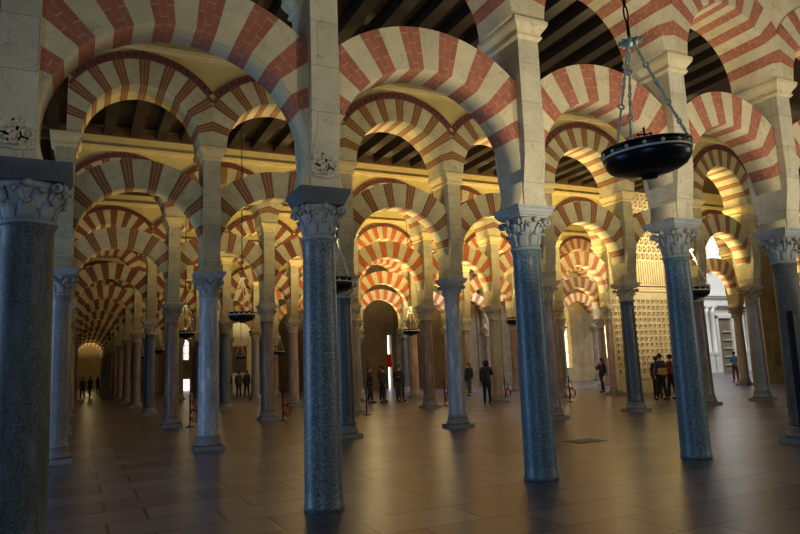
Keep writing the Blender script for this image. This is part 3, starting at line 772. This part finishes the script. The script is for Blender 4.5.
# information panel leaning beside the right edge column
o = empty('information_panel', (12.0, -.42, 0), 'tall leaning panel, dark above and pale teal below, at the right edge', 'panel')
o.rotation_euler = (0, radians(1), radians(12))
link('lower_board', MB().box(-.12, .10, -.03, .03, .0, 1.35).mesh('lower_board', [M['panel_teal']]), o)
link('screen', MB().box(-.13, .05, -.05, -.032, 1.35, 2.35).mesh('screen', [M['panel_dark']]), o)
link('panel_frame', MB().box(-.145, -.12, -.06, .05, .0, 2.4).box(-.12, .05, -.03, .03, 1.35, 2.33).mesh('frame', [M['post_dark']]), o)
# ------------------------------------------------------------------ people
def skin_mesh(name, chains, mat, lvl=1):
    """chains: list of lists of (x,y,z,rx[,ry]); a chain whose first point equals an existing point joins there"""
    me = bpy.data.meshes.new(name + '_sk'); vs = []; es = []; rad = []; look = {}
    def vid(p):
        k = tuple(round(c, 4) for c in p[:3])
        if k not in look: look[k] = len(vs); vs.append(p[:3]); rad.append((p[3], p[4] if len(p) > 4 else p[3]))
        return look[k]
    for c in chains:
        for a, b in zip(c, c[1:]): es.append((vid(a), vid(b)))
    me.from_pydata(vs, es, []); o = bpy.data.objects.new(name + '_sk', me); COL.objects.link(o)
    sm = o.modifiers.new('s', 'SKIN'); sm.use_smooth_shade = True; sb = o.modifiers.new('d', 'SUBSURF'); sb.levels = lvl
    for k, r in enumerate(rad): me.skin_vertices[0].data[k].radius = r
    me.skin_vertices[0].data[0].use_root = True
    dg = bpy.context.evaluated_depsgraph_get(); dg.update()
    res = bpy.data.meshes.new_from_object(o.evaluated_get(dg)); res.materials.clear(); res.materials.append(M[mat])
    bpy.data.objects.remove(o); return res
def person(x, y, h, face, label, top='cloth_black', legs='cloth_black', coat=.86, stride=.10, arms='down', hood=False, bag=None, hair_len=0, group=None):
    root = empty('person', (x, y, 0), label, 'person', group, rotz=face); s = h / 1.72; root.scale = (s, s, s)
    st = stride
    hipL, hipR = (.085, 0, .90, .085, .095), (-.085, 0, .90, .085, .095)
    kL, kR = (.095, -st * .7, .50, .06), (-.095, st * .25, .50, .06)
    aL, aR = (.10, -st, .09, .04), (-.10, st, .09, .04)
    tL, tR = (.11, -st - .15, .035, .035), (-.11, st - .15, .035, .035)
    pel = (0, 0, .96, .14, .10); wai = (0, 0, 1.12, .125, .09); che = (0, .005, 1.30, .15, .105); nb = (0, .01, 1.46, .06); nk = (0, 0, 1.52, .05)
    hd = (0, -.015, 1.60, .078, .088); tp = (0, -.005, 1.69, .06, .07)
    sh = [(s_ * .165, .01, 1.40, .058) for s_ in (1, -1)]
    if arms == 'down': el = [(s_ * .215, .03, 1.13, .042) for s_ in (1, -1)]; wr = [(s_ * .21, -.04, .90, .028) for s_ in (1, -1)]; dr = (0, -.1, -1)
    elif arms == 'fold': el = [(s_ * .22, .0, 1.14, .042) for s_ in (1, -1)]; wr = [(s_ * .05, -.19, 1.16, .028) for s_ in (1, -1)]; dr = (0, -1, .1)
    else: el = [(.215, .03, 1.13, .042), (-.23, -.05, 1.15, .042)]; wr = [(.21, -.04, .90, .028), (-.15, -.27, 1.28, .028)]; dr = (0, -.3, -1)
    chains = [[pel, wai, che, nb, nk, hd, tp], [pel, hipL, kL, aL, tL], [pel, hipR, kR, aR, tR], [hd, (0, -.105, 1.592, .014)]]
    for k in (0, 1):
        d = Vector(dr if not (arms == 'raise' and k == 1) else (0, -.5, .9)).normalized(); w = Vector(wr[k][:3]); q = w + d * .07
        chains.append([che, sh[k], el[k], wr[k], (*q, .03, .018)])
        lat = Vector((0, 1, 0)) if abs(d.y) < .5 else Vector((1, 0, 0))
        for n_, off in enumerate((-.026, -.009, .009, .026)):
            L = (.055, .068, .065, .05)[n_]; a = q + lat * off; b = a + d * L * .55; c = b + (d + Vector((-.35 * (1 if k == 0 else -1), 0, 0))).normalized() * L * .5
            chains.append([(*q, .03, .018), (*a + d * .015, .010)] if 0 else [(*q, .03, .018), (*(a + d * .012), .010), (*b, .009), (*c, .007)])
        th = w + d * .03; chains.append([wr[k], (*(th + lat * -.035), .011), (*(th + lat * -.045 + d * .04), .009)])
    link('body', skin_mesh('body', chains, 'skin'), root)
    e = .016
    tops = [[(0, 0, coat, .185, .15), (pel[0], 0, 1.0, .178, .145), (0, 0, 1.12, .158, .128), (che[0], che[1], 1.30, .17, .125), (0, .01, 1.455, .075)]]
    tops[0][3] = (0, .005, 1.30, .18, .138)
    for k in (0, 1):
        w = wr[k]; tops.append([tops[0][3], (sh[k][0], sh[k][1], sh[k][2], .074), (el[k][0], el[k][1], el[k][2], .058), (w[0], w[1], w[2], .043)])
    link('jacket', skin_mesh('jacket', tops, top), root)
    lg = [[(0, 0, 1.0, .168, .13), (.085, 0, .88, .098, .105), (kL[0], kL[1], .5, .076), (aL[0], aL[1], .09, .056)], [(0, 0, 1.0, .168, .13), (-.085, 0, .88, .098, .105), (kR[0], kR[1], .5, .076), (aR[0], aR[1], .09, .056)]]
    link('trousers', skin_mesh('trousers', lg, legs), root)
    for a, t in ((aL, tL), (aR, tR)):
        m = MB(); m.ball((a[0], (a[1] + t[1]) / 2 - .01, .045), .1, 10, 6, sc=(.5, 1.35, .45)); link('shoe', m.mesh('shoe', [M['shoe']]), root)
    m = MB(); m.ball((0, .014, 1.63), .094, 14, 8, sc=(.95, 1.05, 1.05))
    if hair_len: m.ball((0, .05, 1.635 - hair_len / 2), .09, 12, 8, sc=(1.0, .75, 1 + hair_len * 5))
    if hood: m.ball((0, .03, 1.60), .125, 12, 8, sc=(1, .95, 1.15))
    link('hood' if hood else 'hair', m.mesh('hair', [M[top if hood else 'hair_dark']]), root)
    for s_ in (-1, 1):
        m = MB(); m.ball((s_ * .03, -.098, 1.615), .011, 6, 4); link('eye', m.mesh('eye', [M['hair_dark']]), root)
    if bag:
        kind, mt = bag; m = MB()
        if kind == 'back': m.rects([(1.02, .13, .06), (1.06, .15, .08), (1.32, .15, .08), (1.38, .12, .06)]); v = [(a, b + .19, c) for a, b, c in m.v]; m.v = v
        elif kind == 'waist': m.rects([(.93, .17, .14), (.95, .18, .155), (1.16, .175, .15), (1.18, .165, .14)])
        elif kind == 'hand': m.rects([(.52, .05, .14), (.54, .06, .16), (.78, .045, .15), (.80, .03, .14)]); m.v = [(a + .24, b - .04, c) for a, b, c in m.v]; m.tube([(.24, -.12, .79), (.22, -.06, .90), (.24, .04, .79)], .008, 5)
        else: m.rects([(.78, .05, .14), (.81, .06, .16), (1.04, .05, .15), (1.06, .04, .14)]); m.v = [(a - .24, b, c) for a, b, c in m.v]; m.tube([(-.22, 0, 1.05), (-.1, -.10, 1.3), (.08, -.02, 1.47)], .012, 5)
        link('bag' if kind != 'waist' else 'tied_jumper', m.mesh('bag', [M[mt]]), root)
    return root
G1 = 'visitors in the group right of the nearest middle column'
person(12.62, 20.5, 1.72, 1.2, 'person in dark coat, leftmost of the group right of the nearest middle column', group=G1, arms='fold', hair_len=.1)
person(13.05, 19.9, 1.66, -1.3, 'person in black jacket, second from left in that middle group', group=G1, top='cloth_grey', coat=.8)
person(13.35, 20.7, 1.74, .4, 'dark clothed person, third from left in the middle group', group=G1, stride=.04, arms='fold')
person(13.92, 20.1, 1.70, -.6, 'dark clothed person facing the group, fourth from left in the middle group', group=G1, arms='fold', legs='cloth_grey')
person(14.2, 20.5, 1.73, .2, 'tall dark clothed person, rightmost of the middle group', group=G1, top='cloth_navy')
person(18.36, 21.0, 1.68, -1.2, 'person in dark jacket and blue jeans right of the slim pale column', top='cloth_black', legs='denim', bag=('side', 'cloth_black'), hair_len=.12)
person(15.08, 14.4, 1.76, 2.6, 'person in a long black coat with back to us beside the tan column', coat=.66, arms='raise', hood=True, stride=.08)
person(23.5, 17.0, 1.66, -1.4, 'woman in black walking with a pale bag left of the lattice wall', coat=.66, stride=.22, bag=('hand', 'bag_white'), arms='raise', hair_len=.16)
person(20.35, 10.45, 1.76, 3.0, 'person with a tan jumper at the waist, back to us before the lattice wall', top='cloth_navy', legs='cloth_black', bag=('waist', 'cloth_tan'), stride=.12)
person(20.95, 11.2, 1.66, 2.7, 'person in dark coat behind the one with the tan jumper', top='cloth_black', coat=.8)
person(20.95, 10.5, 1.72, 3.3, 'person in a maroon jacket partly hidden by the column under the big lamp', top='cloth_maroon')
person(33.9, 17.6, 1.74, 2.7, 'man in a blue shirt and brown trousers before the white facade', top='cloth_blue', legs='cloth_brown', arms='fold', coat=.92, stride=.04)
G2 = 'visitors below the far painting'
for k, (x, y, c, t, lab) in enumerate(((9.15, 35.6, .84, 'cloth_black', 'dark clothed visitor, leftmost below the far painting'), (9.75, 35.2, .8, 'cloth_grey', 'dark clothed visitor, second from left below the far painting'),
       (10.4, 35.8, .86, 'cloth_navy', 'dark clothed visitor, third from left below the far painting'), (10.75, 35.3, .8, 'cloth_black', 'dark clothed visitor, rightmost below the far painting'))):
    person(x, y, 1.68 + .03 * (k % 3), 2.6 + k * .4, lab, top=t, coat=c, group=G2)
G3 = 'visitors at the end of the dim aisle'
person(.75, 52.0, 1.70, .5, 'dark clothed visitor, leftmost at the end of the dim aisle', top='cloth_brown', group=G3)
person(1.3, 51.5, 1.74, -.8, 'visitor in a dark red jacket at the end of the dim aisle', top='cloth_maroon', group=G3, arms='fold')
person(2.2, 66.0, 1.72, 1.0, 'distant visitor in black right of the pair at the aisle end', top='cloth_black', group=G3)

# ------------------------------------------------------------------ lights
def area(name, loc, target, sx, sy, e, c):
    l = bpy.data.lights.new(name, 'AREA'); l.shape = 'RECTANGLE'; l.size = sx; l.size_y = sy; l.energy = e; l.color = c
    o = bpy.data.objects.new(name, l); COL.objects.link(o); o.location = loc
    d = Vector(target) - Vector(loc); o.rotation_euler = d.to_track_quat('-Z', 'Y').to_euler(); return o
def point(x, y, z, e, c=(1, .70, .34), r=.25):
    l = bpy.data.lights.new('aisle_fill', 'POINT'); l.energy = e; l.color = c; l.shadow_soft_size = r
    o = bpy.data.objects.new('aisle_fill', l); COL.objects.link(o); o.location = (x, y, z); return o
def upspot(x, y, z, e, c=(1, .74, .38), tx=0, ty=0, ang=120):
    l = bpy.data.lights.new('uplight', 'SPOT'); l.energy = e; l.color = c; l.spot_size = radians(ang); l.spot_blend = .6; l.shadow_soft_size = .15
    o = bpy.data.objects.new('uplight', l); COL.objects.link(o); o.location = (x, y, z); o.rotation_euler = Vector((tx, ty, 1)).to_track_quat('-Z', 'Y').to_euler(); return o
BLUE = (.36, .60, 1.0)
area('doorway_daylight', (-8.9, 4.0, 2.3), (6, 2.6, 1.6), 5.5, 3.6, 300, BLUE)
area('entrance_daylight', (-3.5, -13, 3.0), (5, 1, 2.6), 3.0, 4.0, 120, BLUE)
area('front_fill', (12, -9.5, 7.0), (11, 0, 5.5), 6, 2, 120, (1, .92, .75))  # unseen area fill added to brighten the nearest arcade
area('right_front_light', (22, -7, 4.0), (13, 2, 3.5), 4, 4, 150, (1, .93, .8))  # unseen warm area light aimed at the right-hand front columns
# daylight falling on the floor inside the choir
area('choir_daylight', (24, 24.5, 9.2), (23.5, 25, 0), 5, 4, 500, (.62, .74, 1.0))
area('transept_daylight', (47, 21, 15), (50, 31, 5), 8, 7, 1500, (.95, .97, 1.0))
area('crossing_daylight', (36, 19, 9.3), (36, 19, 0), 6, 3, 420, (.70, .80, 1.0))
W = (1, .76, .34); KU = 1.15
LL = [  # x, y, z, W
 (1.6, 11.2, 5.2, 26), (4.8, 11.2, 5.8, 60), (8, 11.2, 5.6, 100), (11.2, 11.2, 5.6, 90), (14.4, 11.2, 5.6, 130), (17.6, 11.2, 5.6, 170), (20.8, 11.2, 5.6, 200), (25, 11.2, 6.0, 260),
 (1.6, 18.8, 5.2, 18), (4.8, 18.8, 5.6, 60), (8, 18.8, 5.6, 80), (11.2, 18.8, 5.6, 150), (14.4, 18.8, 5.6, 200), (17.6, 18.8, 5.6, 220), (20.4, 18.8, 5.6, 240), (31, 19.5, 6.0, 260),
 (1.6, 26.3, 5.2, 18), (6, 26.3, 5.6, 60), (11.2, 26.3, 5.6, 140), (15, 26.3, 5.6, 220), (19, 26.3, 5.6, 220), (26, 26.3, 6, 240), (33, 26.3, 6, 300), (39, 26.3, 6, 200),
 (1.6, 33.8, 5.2, 18), (8, 33.8, 5.2, 60), (14.4, 33.8, 5.6, 130), (18, 33.8, 5.2, 160), (1.6, 41.3, 5.2, 20), (9, 41.3, 5.2, 70), (12.5, 41.3, 3.6, 80),
 (1.6, 48.8, 5.2, 30), (8, 48.8, 5.2, 60), (1.6, 63.8, 5, 30), (1.6, 71.3, 5, 40), (1.6, 78.8, 5, 80), (1.6, 86.4, 5, 420), (1.6, 93.5, 5, 260), (9.8, 56.5, 4.5, 160),
]
def wallspot(loc, tgt, e, c, ang=70):
    l = bpy.data.lights.new('wall_spot', 'SPOT'); l.energy = e; l.color = c; l.spot_size = radians(ang); l.spot_blend = .5; l.shadow_soft_size = .1
    o = bpy.data.objects.new('wall_spot', l); COL.objects.link(o); o.location = loc; o.rotation_euler = (Vector(tgt) - Vector(loc)).to_track_quat('-Z', 'Y').to_euler()
wallspot((24.0, 9.0, 6.5), (25.0, 14.7, 5.6), 900, (1, .84, .55), 80)  # spot added to brighten the carved lattice wall
for x, y, z, e in LL:
    e *= .62 if x < 6 else 1.3
    upspot(x, y - 1.3, 3.6, e * 2.4 * KU, W, ang=168)
    point(x, y - 1.3, 4.6, e * .10 * KU, W)  # weak point fill added above each uplight
for x, y, z, e in ((4.8, 3.75, 4.0, 30), (8.0, 3.75, 4.0, 70), (11.2, 3.75, 4, 110), (14.4, 3.75, 4, 150), (18, 3.75, 4, 160)): upspot(x, y, z, e * 1.0 * KU, (1, .82, .48), ang=160)
for x, y, e, tx in ((1.4, -3.4, 45, .1), (6.4, -3.4, 250, .1), (9, -4.6, 220, .1), (13, -4.6, 250, .1)): upspot(x, y, 3.0, e, (1, .88, .64), tx=tx, ty=.55, ang=135)
# ------------------------------------------------------------------ world, camera, view
wd = bpy.data.worlds.new('interior_ambient'); S.world = wd; wd.use_nodes = True
bg = wd.node_tree.nodes['Background']; bg.inputs[0].default_value = (.50, .55, .60, 1); bg.inputs[1].default_value = .012
yaw, pitch, roll, f = 0.4564, 0.1477, -0.039, 655.8
F = Vector((sin(yaw) * cos(pitch), cos(yaw) * cos(pitch), sin(pitch))); R0 = Vector((cos(yaw), -sin(yaw), 0)); U0 = R0.cross(F)
R = R0 * cos(roll) + U0 * sin(roll); U = U0 * cos(roll) - R0 * sin(roll)
cam = bpy.data.cameras.new('camera'); cam.sensor_width = 36; cam.lens = 36 * f / 800; cam.clip_start = .05; cam.clip_end = 400
co = bpy.data.objects.new('camera', cam); COL.objects.link(co)
mw = Matrix((( R.x, U.x, -F.x, .439), (R.y, U.y, -F.y, -7.994), (R.z, U.z, -F.z, 1.717), (0, 0, 0, 1))); co.matrix_world = mw
S.camera = co
vs = S.view_settings; vs.view_transform = 'Standard'; vs.look = 'None'; vs.exposure = 0.55; vs.gamma = 1; vs.use_curve_mapping = False
